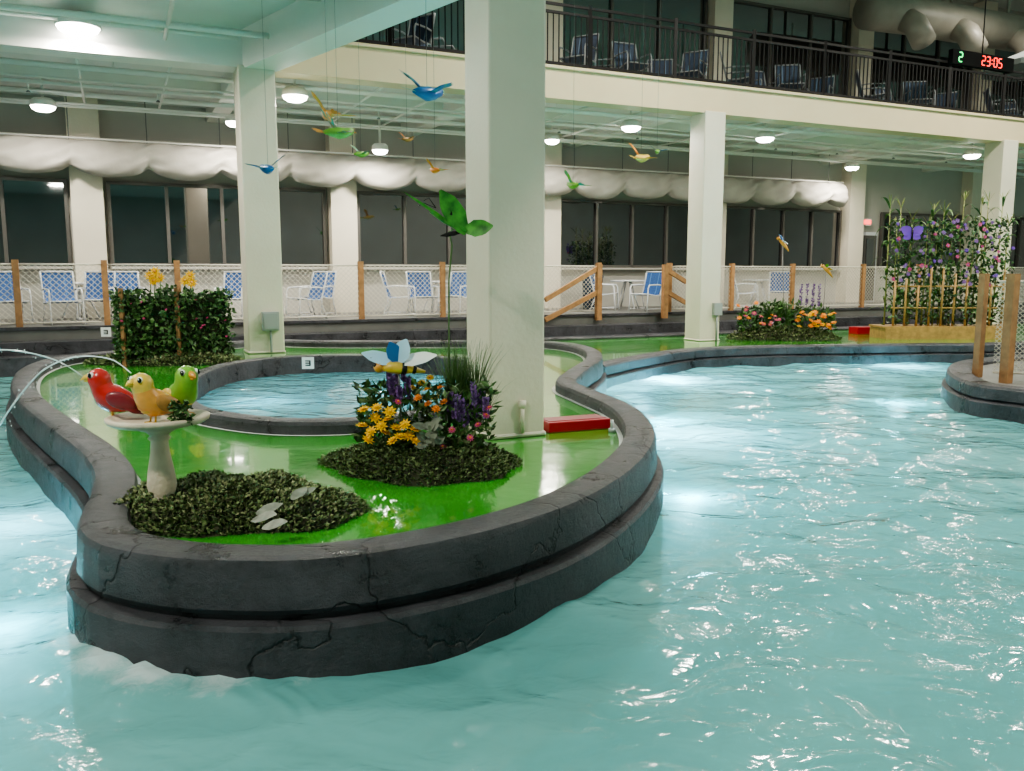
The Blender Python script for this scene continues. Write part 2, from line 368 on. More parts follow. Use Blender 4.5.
def column(name,p,sz,z0,z1):
    b=MB(); b.box((p.x,p.y,(z0+z1)/2),(sz,sz,z1-z0),cream,rz=ANG)
    b.box((p.x,p.y,z0+.02),(sz+.03,sz+.03,.04),cream,rz=ANG)
    o=b.build(name); bev(o,.02,2); return o
p1=U(518,438,0); P1=p1+VV*.25
column('concrete_column',P1,.48,0,10)
column('concrete_column',W(0,0),.56,0,4.45)
column('concrete_column',W(8.8,0),.50,ZB,4.45)
column('concrete_column',W(17.6,0),.52,ZB,4.45)
column('concrete_column',W(-8.8,0),.6,-1.06,4.45)
column('concrete_column',W(26.4,0),.52,-1.06,4.45)
b=MB(); c=W(.06,-.33,.52); b.box(c,(.26,.1,.30),grey,rz=ANG); b.box(c-VV*.055,(.22,.01,.26),grey,rz=ANG); b.tube([c-Vector((0,0,.15)),W(.06,-.33,.02)],.02,grey,8); bev(b.build('electrical_box'),.008)
b=MB(); c=P1-VV*.265+UU*.03; b.tube([c+Vector((0,0,.04)),c+Vector((0,0,.27))],.017,cream,8); b.lathe([(0,.30),(.03,.30),(.032,.25),(.02,.24)],c,cream,12); b.build('conduit_pipe')
b=MB(); c=W(8.95,-.29,.55); b.box(c,(.2,.08,.25),grey,rz=ANG); b.tube([c-Vector((0,0,.1)),W(8.95,-.29,ZB)],.02,grey,8); b.build('electrical_box')
# ---- back wall pilasters, windows
pil=[-8.1,-2.75,2.55,7.9,13.2,18.5,23.9,29.2]
off=s_at(96,5.6)-(-2.75)
pil=[p+off for p in pil]
b=MB()
for p in pil:
    b.box(W(p,5.6,2.58),(.60,.42,4.44),cream,rz=ANG); b.box(W(p,5.6,7.47),(.62,.42,5.0),cream,rz=ANG)
b.build('wall_pilasters')
door_s=s_at(858,5.7)
wn=1
def window(s0,s1,z0,z1,n):
    global wn
    b=MB(); b.box(W((s0+s1)/2,5.76,(z0+z1)/2),(s1-s0,.08,z1-z0),glassm,rz=ANG)
    for i in range(n+1):
        s=s0+(s1-s0)*i/n; b.box(W(s,5.70,(z0+z1)/2),(.07,.1,z1-z0+.07),framem,rz=ANG)
    for z in (z0,z1): b.box(W((s0+s1)/2,5.70,z),(s1-s0,.1,.07),framem,rz=ANG)
    b.box(W((s0+s1)/2,5.66,z0-.06),(s1-s0+.1,.2,.05),wallm,rz=ANG)
    b.build('window_%d'%wn); wn+=1
for i in range(len(pil)-1):
    a=pil[i]+.4;c=pil[i+1]-.4
    if a<door_s<c:
        window(a,door_s-.8,1.45,3.15,1) if door_s-.8-a>.8 else None
        window(door_s+.8,c,1.45,3.15,3) if c-door_s-.8>.8 else None
    else: window(a,c,1.45,3.15,4)
    window(a,c,5.4,8.8,3)
b=MB()
b.box(W(door_s,5.74,1.45),(1.25,.08,2.2),wframe,rz=ANG)
for k in(-1,1):
    b.box(W(door_s+k*.29,5.69,1.42),(.52,.06,2.05),framem,rz=ANG); b.box(W(door_s+k*.29,5.65,1.75),(.36,.03,1.2),glassm,rz=ANG)
b.build('door_1')
b=MB(); b.box(W(door_s,5.62,2.85),(.42,.06,.2),whg,rz=ANG); b.box(W(door_s,5.58,2.85),(.34,.02,.12),exitm,rz=ANG); b.build('exit_sign')
# fabric valance: slack cloth sleeve gathered at hangers, hanging in shallow swags
b=MB(); send=s_at(836,5.0); s=-12.0; vs=[];fs=[];n=32;rows=0
while s<send:
    seg=1.42; ph=(s%seg)/seg; sg=4*ph*(1-ph); de=min(ph,1-ph)*seg; ci=int(s//seg)
    pin=math.exp(-(de/.12)**2); amp=.8+.5*noise.noise(Vector((ci*3.1,0,5)))
    for k in range(n):
        q=2*math.pi*k/n; cz=math.cos(q); sy=math.sin(q)
        low=(1-cz)/2
        cre=.030*math.sin(low*15+(1 if ph<.5 else -1)*de*8+ci)*math.exp(-de/.6)+.030*noise.noise(Vector((s*2.4+low*3,low*6-s*1.2,2)))
        z=3.90-low*(.56+.20*sg*amp-.05*pin)+.012*noise.noise(Vector((s*1.1,0,0)))
        y=5.0+sy*(.20+.08*low)*(1-.2*pin)+(cre*(1 if sy>0 else -1))
        vs.append(W(s,y,z+cre*.4))
    rows+=1; s+=.04
for i in range(rows-1):
    for k in range(n):
        k2=(k+1)%n; fs.append((i*n+k,i*n+k2,(i+1)*n+k2,(i+1)*n+k))
fs.append(tuple(range(n))); fs.append(tuple((rows-1)*n+k for k in range(n)))
b.add(vs,fs,fabric,True)
b.tube([W(-12,5.0,3.93),W(send,5.0,3.93)],.022,white,6)
s=-12.0+(1.42-(-12.0%1.42))
while s<send:
    b.tube([W(s,5.0,3.9),W(s,5.0,ZC)],.010,wire,5); s+=1.42
b.build('fabric_air_duct')
# ---- lamps
def lamp(p,r,zc,e,name='ceiling_lamp'):
    b=MB(); z=p.z
    b.tube([(p.x,p.y,z+.10),(p.x,p.y,zc)],.025,white,8)
    b.lathe([(0,.14),(r*.7,.13),(r*.95,.08),(r,.0),(r*.93,-.01),(r*.93,.0)],p,white,24)
    b.lathe([(r*.93,0),(r*.85,-.05),(r*.55,-.09),(0,-.10)],p,lampm,24)
    b.build(name)
    l=bpy.data.lights.new('lamp_light','AREA'); l.shape='DISK'; l.size=r*2; l.energy=e; l.color=(1,.94,.83)
    o=bpy.data.objects.new('lamp_light',l); bpy.context.collection.objects.link(o); o.location=(p.x,p.y,z-.13)
EN=88
for px,py,z,r in [(78,27,4.7,.30),(43,106,4.25,.22),(295,96,4.2,.22),(235,122,4.3,.2),(631,127,4.35,.22),(765,138,4.35,.22),(852,167,4.3,.2),(972,155,4.3,.22),(380,150,4.3,.18),(552,140,4.3,.18)]:
    p=U(px,py,z); s,t=toB(p)
    if t>4.0: p=UD(px,py,W(s_at(px,4.0),4.0).y)
    lamp(p,r,ZC,EN)
for s,t in ((-5,-6),(-11,-6),(-4,-12),(-11,-13)): lamp(W(s,t,4.75),.28,4.98,EN*1.9)  # unseen lamps behind the view, added to light the near scene
for s,t in ((7,-5),(16,-5),(26,-6),(7,-13),(17,-14)): lamp(W(s,t,8.6),.45,10,EN*5.6,'added_high_bay_lamp')  # unseen atrium lamps, added to light the hall from above
for s in (4,20): lamp(W(s,1.4,8.8),.3,10,EN*.6,'added_high_bay_lamp')  # two more unseen lamps, added above the balcony for light
# ---- railing
b=MB()
RL0=.3; ZR=ZF
for z in (ZR+.1,ZR+.98,ZR+1.12): b.beam(W(RL0,-.1,z),W(S1,-.1,z),.045,.045,darkm)
s=RL0
while s<30:
    b.beam(W(s,-.1,ZR+.08),W(s,-.1,ZR+1.0),.022,.022,darkm); s+=.115
s=RL0
while s<S1:
    b.beam(W(s,-.1,ZR+.02),W(s,-.1,ZR+1.18),.065,.065,darkm); s+=1.9
b.build('balcony_railing')
# ---- chairs
def chair_mesh(name,sl,st,fr):
    b=MB()
    for k in(-1,1):
        x=.27*k
        b.tube([(x,.30,0),(x,.27,.3),(x,.26,.56),(x,.22,.63),(x,-.12,.64),(x,-.28,.62)],.016,fr,7)
        b.tube([(x,-.34,0),(x,-.22,.3),(x,-.24,.45),(x,-.34,.8),(x,-.38,.95)],.016,fr,7)
        b.tube([(x,.26,.42),(x,0,.38),(x,-.22,.38)],.014,fr,7)
        b.tube([(x,.29,.06),(x,-.33,.06)],.01,fr,6)
    b.tube([(-.27,-.38,.95),(.27,-.38,.95)],.016,fr,7); b.tube([(-.27,.26,.42),(.27,.26,.42)],.014,fr,7)
    prof=[(.26,.43),(.1,.395),(-.1,.385),(-.2,.40),(-.25,.5),(-.32,.72),(-.38,.94)]
    vs=[];fs=[]
    for y,z in prof: vs+=[(-.25,y,z),(-.1,y-.005,z-.008),(.1,y-.005,z-.008),(.25,y,z)]
    for i in range(len(prof)-1):
        for j in range(3): fs.append((i*4+j,i*4+j+1,i*4+j+5,i*4+j+4))
    b.add(vs,fs,sl,True)
    for i in range(len(prof)-1):
        for xx in (-.12,.12):
            a=Vector((xx,prof[i][0],prof[i][1]+.001));c=Vector((xx,prof[i+1][0],prof[i+1][1]+.001)); b.beam(a,c,.02,.006,st)
    return b.build(name)
def scatter_chairs(L,mk,z):
    src=None
    for i,(px,t,a) in enumerate(L):
        p=W(s_at(px,t),t,z)
        if src is None: src=mk; mk.location=p; mk.rotation_euler=(0,0,ANG+a)
        else: inst(src,'deck_chair',p,ANG+a)
scatter_chairs([(65,3.2,3.4),(98,3.9,2.9),(130,4.0,3.3),(234,3.6,2.7),(306,3.3,1.9),(318,4.4,2.4),(400,3.8,4.3),(424,3.2,3.1),(455,3.6,2.3),(605,4.2,4.0),(645,3.2,1.9),(745,3.6,4.1),(778,3.7,2.4),(12,3.6,3.5)],chair_mesh('deck_chair',bluesl,blst,wframe),.355)
rs=[(575,.7),(600,1.5),(628,.7),(655,1.6),(683,.8),(730,.8),(755,1.5),(780,.8),(808,1.5),(860,.8),(880,1.6),(905,.8),(930,1.5),(985,.8),(1005,1.5),(1030,.8),(415,.8),(440,1.5)]
scatter_chairs([(px,t,[2.2,4.0,3.1,2.6][i%4]) for i,(px,t) in enumerate(rs)],chair_mesh('deck_chair',dksl,dkst,gframe),ZF+.005)
def table(px,t,z=.355):
    b=MB(); p=W(s_at(px,t),t,z); b.lathe([(0,.74),(.45,.74),(.46,.72),(.45,.70),(0,.70)],p,wframe,28)
    for k in range(4):
        a=k*math.pi/2+.4; b.tube([p+Vector((.1*math.cos(a),.1*math.sin(a),.7)),p+Vector((.2*math.cos(a),.2*math.sin(a),.35)),p+Vector((.34*math.cos(a),.34*math.sin(a),.02))],.018,wframe,7)
    b.build('patio_table')
table(627,4.6); table(437,4.7); table(757,4.8); table(82,4.9)
b=MB(); p=W(s_at(592,5.0),5.0,.35); b.lathe([(0,0),(.24,0),(.27,.8),(.29,.82),(.27,.86),(.2,.95),(0,.98)],p,mat('bin_blue',(.02,.06,.12),.5),24); b.build('trash_bin')
# ---- fence with posts and netting
def net_panel(b,a,c,z0,z1,sp=.07,r=.0035):
    a=Vector(a);c=Vector(c); L=(c-a).length; d=(c-a)/L; h=z1-z0
    k=-h
    while k<L:
        for sg in(0,1):
            u0,u1=k,k+h; w0,w1=z0,z1
            if u0<0: w0=z0+(0-u0); u0=0
            if u1>L: w1=z1-(u1-L); u1=L
            if u1-u0>.01:
                if sg: w0,w1=z0+z1-w0,z0+z1-w1
                p=a+d*u0; q=a+d*u1; b.tube([(p.x,p.y,w0),(q.x,q.y,w1)],r,net,3,cap=False)
        k+=sp
b=MB(); posts=[s_at(x,2.55) for x in (-70,20,108,180,268,362,443,520,598)]+[s_at(x,2.55) for x in (668,730,790,860,915,975,1040)]
for s in posts:
    b.box(W(s,2.55,.35+.58),(.1,.1,1.16),wood,rz=ANG)
for i in range(len(posts)-1):
    if i==8: continue
    net_panel(b,W(posts[i],2.55),W(posts[i+1],2.55),.42,1.42,.10,.0055)
    for z in (1.43,.42): b.tube([W(posts[i],2.55,z),W(posts[i+1],2.55,z)],.014,net,5)
b.build('rope_net_fence')
b=MB()
for (x0,y0,x1,y1) in [(545,300,598,268),(545,320,598,292)]:
    sA=s_at(x0,2.3);sB=s_at(x1,2.3); b.beam(UD(x0,y0,W(sA,2.3).y),UD(x1,y1,W(sB,2.3).y),.07,.10,wood)
for (x0,y0,x1,y1) in [(664,268,686,282),(664,290,686,303)]:
    sA=s_at(x0,2.3);sB=s_at(x1,2.3); b.beam(UD(x0,y0,W(sA,2.3).y),UD(x1,y1,W(sB,2.3).y),.07,.10,wood)
b.box(W(s_at(598,2.3),2.3,.85),(.12,.12,1.25),wood,rz=ANG); b.box(W(s_at(664,2.3),2.3,.85),(.12,.12,1.25),wood,rz=ANG)
b.build('ramp_handrail')
b=MB(); pa=U(977,377,-.08);pb=U(992,380,-.08); pc=U(1110,384,-.08)
b.box(pa+Vector((0,0,.68)),(.09,.09,1.36),wood,rz=ANG); b.box(pb+Vector((0,-.3,.68)),(.11,.11,1.36),wood,rz=ANG)
b.box(pc+Vector((0,0,.66)),(.1,.1,1.3),wood)
net_panel(b,pb,pc,.02,1.18,.06,.005); b.tube([pb+Vector((0,0,1.26)),pc+Vector((0,0,1.26))],.014,net,6); b.tube([pb+Vector((0,0,.1)),pc+Vector((0,0,.1))],.014,net,6)
b.build('rope_net_fence')
def marker(px,py,D):
    p=UD(px,py,D); b=MB(); b.box(p,(.16,.02,.16),whg,rz=ANG*.3)
    b.box(p+Vector((0,-.012,.03)),(.07,.006,.015),blk); b.box(p+Vector((.03,-.012,.0)),(.015,.006,.07),blk); b.box(p+Vector((0,-.012,-.03)),(.07,.006,.015),blk); b.box(p+Vector((0,-.012,0)),(.07,.006,.015),blk)
    b.build('depth_marker_tile')
marker(106,332,W(s_at(106,1.87),1.87).y); marker(308,363,11.55); marker(770,325,W(s_at(770,1.87),1.87).y)
# ---------------------------------------------------------------- foliage
def mound(b,c,rx,ry,h,n,size,cols,z0=0,seed=0):
    vs=[];fs=[];N=32;K=7
    def rad(a): return 1+.08*math.sin(2*a+seed)+.06*math.sin(3*a+seed*2)+.05*math.sin(7*a)
    def hh(a,r,t): return h*max(0,1-t**3)*(.85+.3*noise.noise(Vector((r*3*math.cos(a),r*3*math.sin(a),seed))))
    for i in range(K+1):
        t=i/K
        for j in range(N):
            a=2*math.pi*j/N; r=rad(a)*t
            vs.append((c.x+rx*r*math.cos(a),c.y+ry*r*math.sin(a),z0+hh(a,r,t)))
    for i in range(K):
        for j in range(N):
            j2=(j+1)%N; fs.append((i*N+j,(i+1)*N+j,(i+1)*N+j2,i*N+j2))
    b.add(vs,fs,soil,True)
    for _ in range(n):
        a=rr(0,2*math.pi); t=math.sqrt(R()); r=rad(a)*t*1.02
        x=c.x+rx*r*math.cos(a);y=c.y+ry*r*math.sin(a); z=z0+hh(a,r,t)+rr(-.01,.025)
        d=Vector((math.cos(a)*t+rr(-1,1),math.sin(a)*t+rr(-1,1),rr(.1,1)))
        b.leaf((x,y,z),d,size*rr(.7,1.4),size*rr(.6,.9),cols[min(3,int(R()*len(cols)))])
def flower(b,p,r,m,cm=None,up=None,layers=2):
    p=Vector(p); up=(up or Vector((rr(-.5,.5),rr(-1,0),.8))).normalized()
    a=up.orthogonal().normalized(); c=up.cross(a)
    for l in range(layers):
        n=9
        for k in range(n):
            q=2*math.pi*(k+l*.5)/n; d=(a*math.cos(q)+c*math.sin(q))+up*(.15+.5*l)
            b.leaf(p,d,r*(1-.25*l),r*.45,m,nrm=up)
    b.ell(p+up*r*.25,(r*.25,)*3,cm or m,n=8,k=5)
def grass_tuft(b,p,n,h,m,spread=.5,w=.012):
    for _ in range(n):
        a=rr(0,6.28); l=h*rr(.6,1); k=spread*rr(.2,1); d=Vector((math.cos(a),math.sin(a),0)); vs=[];sdv=Vector((-d.y,d.x,0))
        base=Vector(p)+d*rr(0,.05)
        for i in range(5):
            t=i/4; q=base+d*(k*l*t*t)+Vector((0,0,l*(t-.25*k*t*t))); ww=w*(1-t*.9); vs+=[q-sdv*ww/2,q+sdv*ww/2]
        b.add(vs,[(2*i,2*i+1,2*i+3,2*i+2) for i in range(4)],m)
def spike(b,p,h,m,n=40,r=.02):
    b.tube([p,Vector(p)+Vector((0,0,h))],.003,IV[0],4)
    for i in range(n):
        z=h*(.35+.65*R()); a=rr(0,6.28); b.leaf(Vector(p)+Vector((0,0,z)),Vector((math.cos(a),math.sin(a),.8)),r*1.3,r*.8,m)
def bigleaf(b,p,d,L,w,m,nrm):
    p=Vector(p); d=d.normalized(); sd_=d.cross(nrm).normalized(); n=sd_.cross(d); vs=[];fs=[];K=8
    for i in range(K+1):
        t=i/K; ww=w*math.sin(math.pi*min(1,t*.93+.05))**.8*.5; ww*=1+.06*math.sin(i*2.5)
        c=p+d*L*t; vs+=[c-sd_*ww+n*.15*ww,c,c+sd_*ww+n*.15*ww]
    for i in range(K): fs+=[(3*i,3*i+1,3*i+4,3*i+3),(3*i+1,3*i+2,3*i+5,3*i+4)]
    b.add(vs,fs,m,True)
def archleaf(b,p,a,L,w,m,rise=.8,droop=1.0):
    d=Vector((math.cos(a),math.sin(a),0)); s_=Vector((-d.y,d.x,0)); vs=[];K=6; p=Vector(p)
    for i in range(K+1):
        t=i/K; q=p+d*L*.62*t+Vector((0,0,L*(rise*t-droop*t*t))); ww=w*.5*(math.sin(math.pi*min(.98,t*.85+.12)))
        vs+=[q-s_*ww,q+s_*ww]
    b.add(vs,[(2*i,2*i+1,2*i+3,2*i+2) for i in range(K)],m,True)
c1=U(230,513,0)
b=MB(); mound(b,c1,.65,.47,.19,8500,.026,[G[0],G[1],G[2],G[3]],seed=1.3)
for px,py,an,L in [(252,520,-.5,.16),(256,514,.4,.13),(262,528,-.2,.13),(292,500,1.2,.13),(298,496,.6,.10)]:
    bigleaf(b,U(px,py,.17),Vector((math.cos(an),math.sin(an),.3)),L,L*.5,silver,Vector((0,-.5,1)))
b.build('groundcover_mound')
c2=U(422,467,0)
b=MB(); mound(b,c2,.63,.47,.18,6800,.026,[G[0],G[1],G[2],G[0]],seed=3.1)
def at(px,py,dy=0): return UD(px,py,c2.y+dy)
for _ in range(1000):
    px=rr(360,492);py=rr(385,450); p=at(px,py,rr(-.15,.22)); b.leaf(p,Vector((rr(-1,1),rr(-1,.3),rr(0,1))),rr(.05,.10),rr(.02,.045),random.choice(IV+[G[0]]))
for px,py in [(364,410),(375,418),(362,426),(388,420),(371,432),(385,433),(396,428),(405,425),(400,437),(414,430),(416,441),(393,441),(377,408),(409,436),(368,440),(381,426),(390,412)]:
    flower(b,at(px,py,rr(-.28,-.18)),.048,yel,yel,layers=3)
for px,py in [(430,378),(427,390),(418,398),(435,398),(440,388),(412,388),(428,404),(386,412),(444,402),(422,383),(436,409)]:
    flower(b,at(px,py,rr(-.15,.05)),.036,random.choice([orp,yel]),orp)
for px,py in [(452,430),(470,438),(478,425),(448,466),(455,470),(443,447),(486,415),(489,408),(398,402)]:
    flower(b,at(px,py,-.2),.03,pink,orp)
for px,py in [(395,415),(400,412),(392,405),(408,410),(455,430),(462,428),(470,430),(478,432),(486,430),(450,425),(466,440),(404,395),(390,400),(474,420),(458,436),(482,424),(397,395)]:
    spike(b,at(px,py,rr(-.22,.05)),rr(.16,.26),pur,70,.026)
for k in range(16):
    p=at(rr(425,445),rr(425,448),-.22); a=rr(0,6.28); bigleaf(b,p,Vector((math.cos(a),-abs(math.sin(a))*.5,rr(0,.8))),rr(.07,.12),.05,silver,Vector((0,-1,.5)))
for px in (452,462,475): grass_tuft(b,at(px,422,.12),110,.62,grass,.45,.010)
grass_tuft(b,at(482,425,.1),50,.4,grass,.7)
b.build('artificial_flower_bed')
def insect(name,p,foot,ws,bm,wm,wm2,rot,tilt=.4,scale=1):
    b=MB(); b.tube([foot,(Vector(foot)+Vector(p))/2+Vector((.01,0,0)),p],.006,wire,6)
    b.M=Matrix.Translation(p)@Matrix.Rotation(rot,4,'Z')@Matrix.Rotation(tilt,4,'X')@Matrix.Scale(scale,4)
    b.tube([(0,-.22,-.02),(0,-.12,0),(0,-.02,.01),(0,.05,.01),(0,.10,.01)],.02,bm,10,rad=[.012,.028,.04,.034,.014])
    b.ell((0,.12,.015),(.045,.04,.04),bm,n=12,k=8)
    for k in(-1,1):
        b.ell((.03*k,.145,.03),(.017,.017,.017),blk,n=8,k=6)
        b.tube([(.01*k,.14,.03),(.03*k,.19,.08),(.05*k,.22,.09)],.003,blk,5)
        bigleaf(b,(0.02*k,.05,.03),Vector((k,.45,.25)),ws,ws*.45,wm,Vector((0,0,1)))
        bigleaf(b,(0.02*k,.0,.03),Vector((k,-.35,.2)),ws*.85,ws*.42,wm2,Vector((0,0,1)))
    return b.build(name)
b=MB(); dp=at(398,368,-.15); b.tube([at(400,440,-.1),at(401,400,-.12),dp],.006,wire,6)
b.M=Matrix.Translation(dp)
b.tube([(-.10,-.02,.005),(-.05,-.01,.005),(.02,0,0),(.09,.02,-.012),(.17,.05,-.03)],.04,yelb,12,rad=[.02,.038,.040,.026,.008])
b.tube([(.02,0,.0),(.05,.01,-.004)],.041,blk,12); b.tube([(.09,.02,-.012),(.11,.027,-.018)],.027,blk,12)
b.ell((-.12,-.02,.008),(.035,.038,.036),ora,n=12,k=8)
for k in(-1,1): b.ell((-.14,-.02+.022*k,.022),(.012,.012,.014),blk,n=8,k=6); b.tube([(-.13,.01*k,.03),(-.17,.03*k,.07)],.003,blk,5)
for dx,el,L,w,m in [(-1,.30,.24,.10,lblu),(1,.22,.26,.10,whg),(-.25,.75,.15,.10,blu),(.35,.9,.17,.12,lblu)]:
    bigleaf(b,(.0,.0,.03),Vector((dx,-.1,el)),L,w,m,Vector((0,-.8,.7)))
b.build('dragonfly_garden_stake')
b=MB(); top=at(449,232,.1)
b.tube([at(450,430,.15),at(449,345,.15),at(449,280,.12),at(452,245,.1),top,at(455,228,.1)],.006,grass,6)
body=[at(430,212,.1),at(445,221,.1),at(460,228,.1),at(470,233,.1)]
b.tube(body,.02,lgr,10,rad=[.006,.018,.022,.01])
for (x0,y0,x1,y1,w,m) in [(466,234,440,190,.15,lgr),(464,230,493,226,.11,lgr),(455,226,404,192,.022,lgr),(462,232,440,236,.03,blk)]:
    A=at(x0,y0,.1);Bq=at(x1,y1,.02); bigleaf(b,A,Bq-A,(Bq-A).length,w,m,Vector((.35,-1,.1)))
bigleaf(b,at(452,215,.05),at(438,197,.05)-at(452,215,.05),.10,.03,blk,Vector((.3,-1,.1)))
for dx in(0,5): b.tube([at(436,208,.1),at(424+dx,203-dx,.1),at(418+dx,206-dx,.1)],.003,blk,5)
b.build('leaf_wing_butterfly_stake')
# hedge panel with yellow flowers
b=MB(); hl=U(122,365,0);hr_=U(228,360,0)
hd=(hr_-hl); hL=hd.length; hu=hd/hL; hv=Vector((-hu.y,hu.x,0))
for k in (.02,.52):
    p=hl+hd*k; b.box(p+Vector((0,0,.54))-hv*.16,(.05,.05,1.08),wood)
b.box((hl+hr_)/2+Vector((0,0,.5)),(hL*.96,.22,.86),soil,rz=math.atan2(hu.y,hu.x))
for _ in range(4800):
    p=hl+hu*rr(-.06,hL+.06)+hv*rr(-.21,.15); p.z=rr(.04,1.04)+.12*noise.noise(Vector((p.x*5,0,0)))
    b.leaf(p,Vector((rr(-1,1),rr(-1,.2),rr(-1,.6))),rr(.05,.10),rr(.04,.075),random.choice(IV))
for px,py in [(155,272),(160,278),(154,281),(185,281),(192,283),(190,276),(150,276)]:
    q=UD(px,py,hl.y-.1); flower(b,q,.085,yel,ora,up=Vector((rr(-.3,.3),-1,.4)),layers=3); b.tube([q,q-Vector((0,0,.25))],.006,grass,4)
for _ in range(14):
    q=hl+hu*rr(0,hL)-hv*.22+Vector((0,0,rr(.3,.95))); flower(b,q,.025,pink)
b.build('ivy_hedge_trellis')
b=MB(); cc=U(168,362,0); mound(b,cc,1.15,.5,.13,4200,.05,G,seed=5); b.build('groundcover_mound')
# far flower bed by third column
c3=U(785,339,ZB)
b=MB(); mound(b,c3,1.05,.6,.25,2600,.06,G,z0=ZB,seed=2.2)
def at3(px,py,dy=0): return UD(px,py,c3.y+dy)
for _ in range(800):
    x=rr(738,834); y=rr(312-10*math.sin((x-738)/96*3.14),333); b.leaf(at3(x,y,rr(-.3,.3)),Vector((rr(-1,1),rr(-1,.3),rr(0,1))),rr(.08,.16),.06,random.choice(IV))
for _ in range(30): flower(b,at3(rr(796,834),rr(312,328),-.4),.07,random.choice([orp,yel,orp]),yel)
for _ in range(16): flower(b,at3(rr(760,780),rr(315,328),-.4),.05,random.choice([pink,orp]),yel)
for _ in range(8): flower(b,at3(rr(738,760),rr(302,325),-.3),.06,random.choice([yel,orp,pink]),yel)
for px in (768,778,788): grass_tuft(b,at3(px,326,0),40,.65,IV[2],.8,.05)
for px in (800,806,812,818): spike(b,at3(px,318,0),.7,pur,60,.04)
b.build('artificial_flower_bed')
insect('butterfly_garden_stake',at3(782,243,0),at3(784,320,0),.26,ora,blu,lblu,1.2,tilt=.8)
insect('butterfly_garden_stake',at3(826,270,.2),at3(822,322,.2),.16,ora,grn,yel,1.7,tilt=.7)
# corn / vine display on a wooden platform
ty=18.2
def tt(px,py,dy=0): return UD(px,py,ty+dy)
b=MB()
pl=tt(880,330);pr_=tt(1003,330); WX=pr_.x-pl.x; CX=(pl.x+pr_.x)/2
b.box((CX,ty,(ZB+.13)/2),(WX+.1,.8,.13-ZB),woodl)
for k in range(6): b.box((CX,ty-.33+k*.132,.15),(WX+.16,.12,.04),woodl)
for px in (889,900,912,924,936,948,960,972,984,996):
    x=tt(px,300).x; b.tube([(x,ty-.25,.17),(x,ty-.25,rr(1.0,1.45))],.024,woodl,8)
for z in (.55,1.0): b.tube([(pl.x+.1,ty-.25,z),(pr_.x,ty-.25,z)],.018,woodl,6)
px=887
while px<1002:
    x=tt(px,300).x; yy=ty+rr(-.12,.22); hgt=rr(2.15,2.85); lean=rr(-.07,.07)
    b.tube([(x,yy,.17),(x+lean*.5,yy,hgt*.5),(x+lean,yy,hgt)],.016,CORN[2],6,rad=[.02,.017,.008])
    z=.45; a=rr(0,6.28)
    while z<hgt-.05:
        archleaf(b,(x+lean*z/hgt,yy,z),a,rr(.34,.55),rr(.055,.08),random.choice(CORN[:2]),rise=rr(.8,1.2),droop=rr(.7,1.3)); a+=2.5+rr(-.4,.4); z+=rr(.11,.17)
    for j in range(6): archleaf(b,(x+lean,yy,hgt-.03),rr(0,6.28),rr(.18,.3),.018,CORN[2],rise=1.3,droop=.4)
    px+=rr(5.5,7.5)
for _ in range(2400):
    x=rr(pl.x+.08,pr_.x-.02); z=.2+2.2*R()**1.1
    b.leaf((x,ty+rr(-.3,.15),z),Vector((rr(-1,1),rr(-1,.4),rr(-.8,.7))),rr(.07,.14),rr(.05,.08),random.choice(IV+[IV[1],IV[1]]))
for _ in range(70):
    q=(rr(pl.x+.1,pr_.x-.1),ty-rr(.25,.34),rr(1.0,2.35)); flower(b,q,rr(.04,.06),random.choice([pur,pur,pur2,pink]),pur,up=Vector((rr(-.4,.4),-1,.2)))
b.build('corn_stalk_planter')
b=MB(); q=tt(912,234,-.4)
for k in(-1,1):
    bigleaf(b,q,Vector((k,0,.6)),.26,.2,pur2,Vector((0,-1,0))); bigleaf(b,q,Vector((k,0,-.5)),.2,.15,pur2,Vector((0,-1,0)))
    b.tube([q+Vector((0,0,.1)),q+Vector((.06*k,0,.2))],.006,blk,5)
b.tube([q-Vector((0,.01,.14)),q+Vector((0,-.01,.12))],.022,blk,8); b.tube([q,q+Vector((0,.4,0))],.01,wire,5)
b.build('purple_butterfly_ornament')
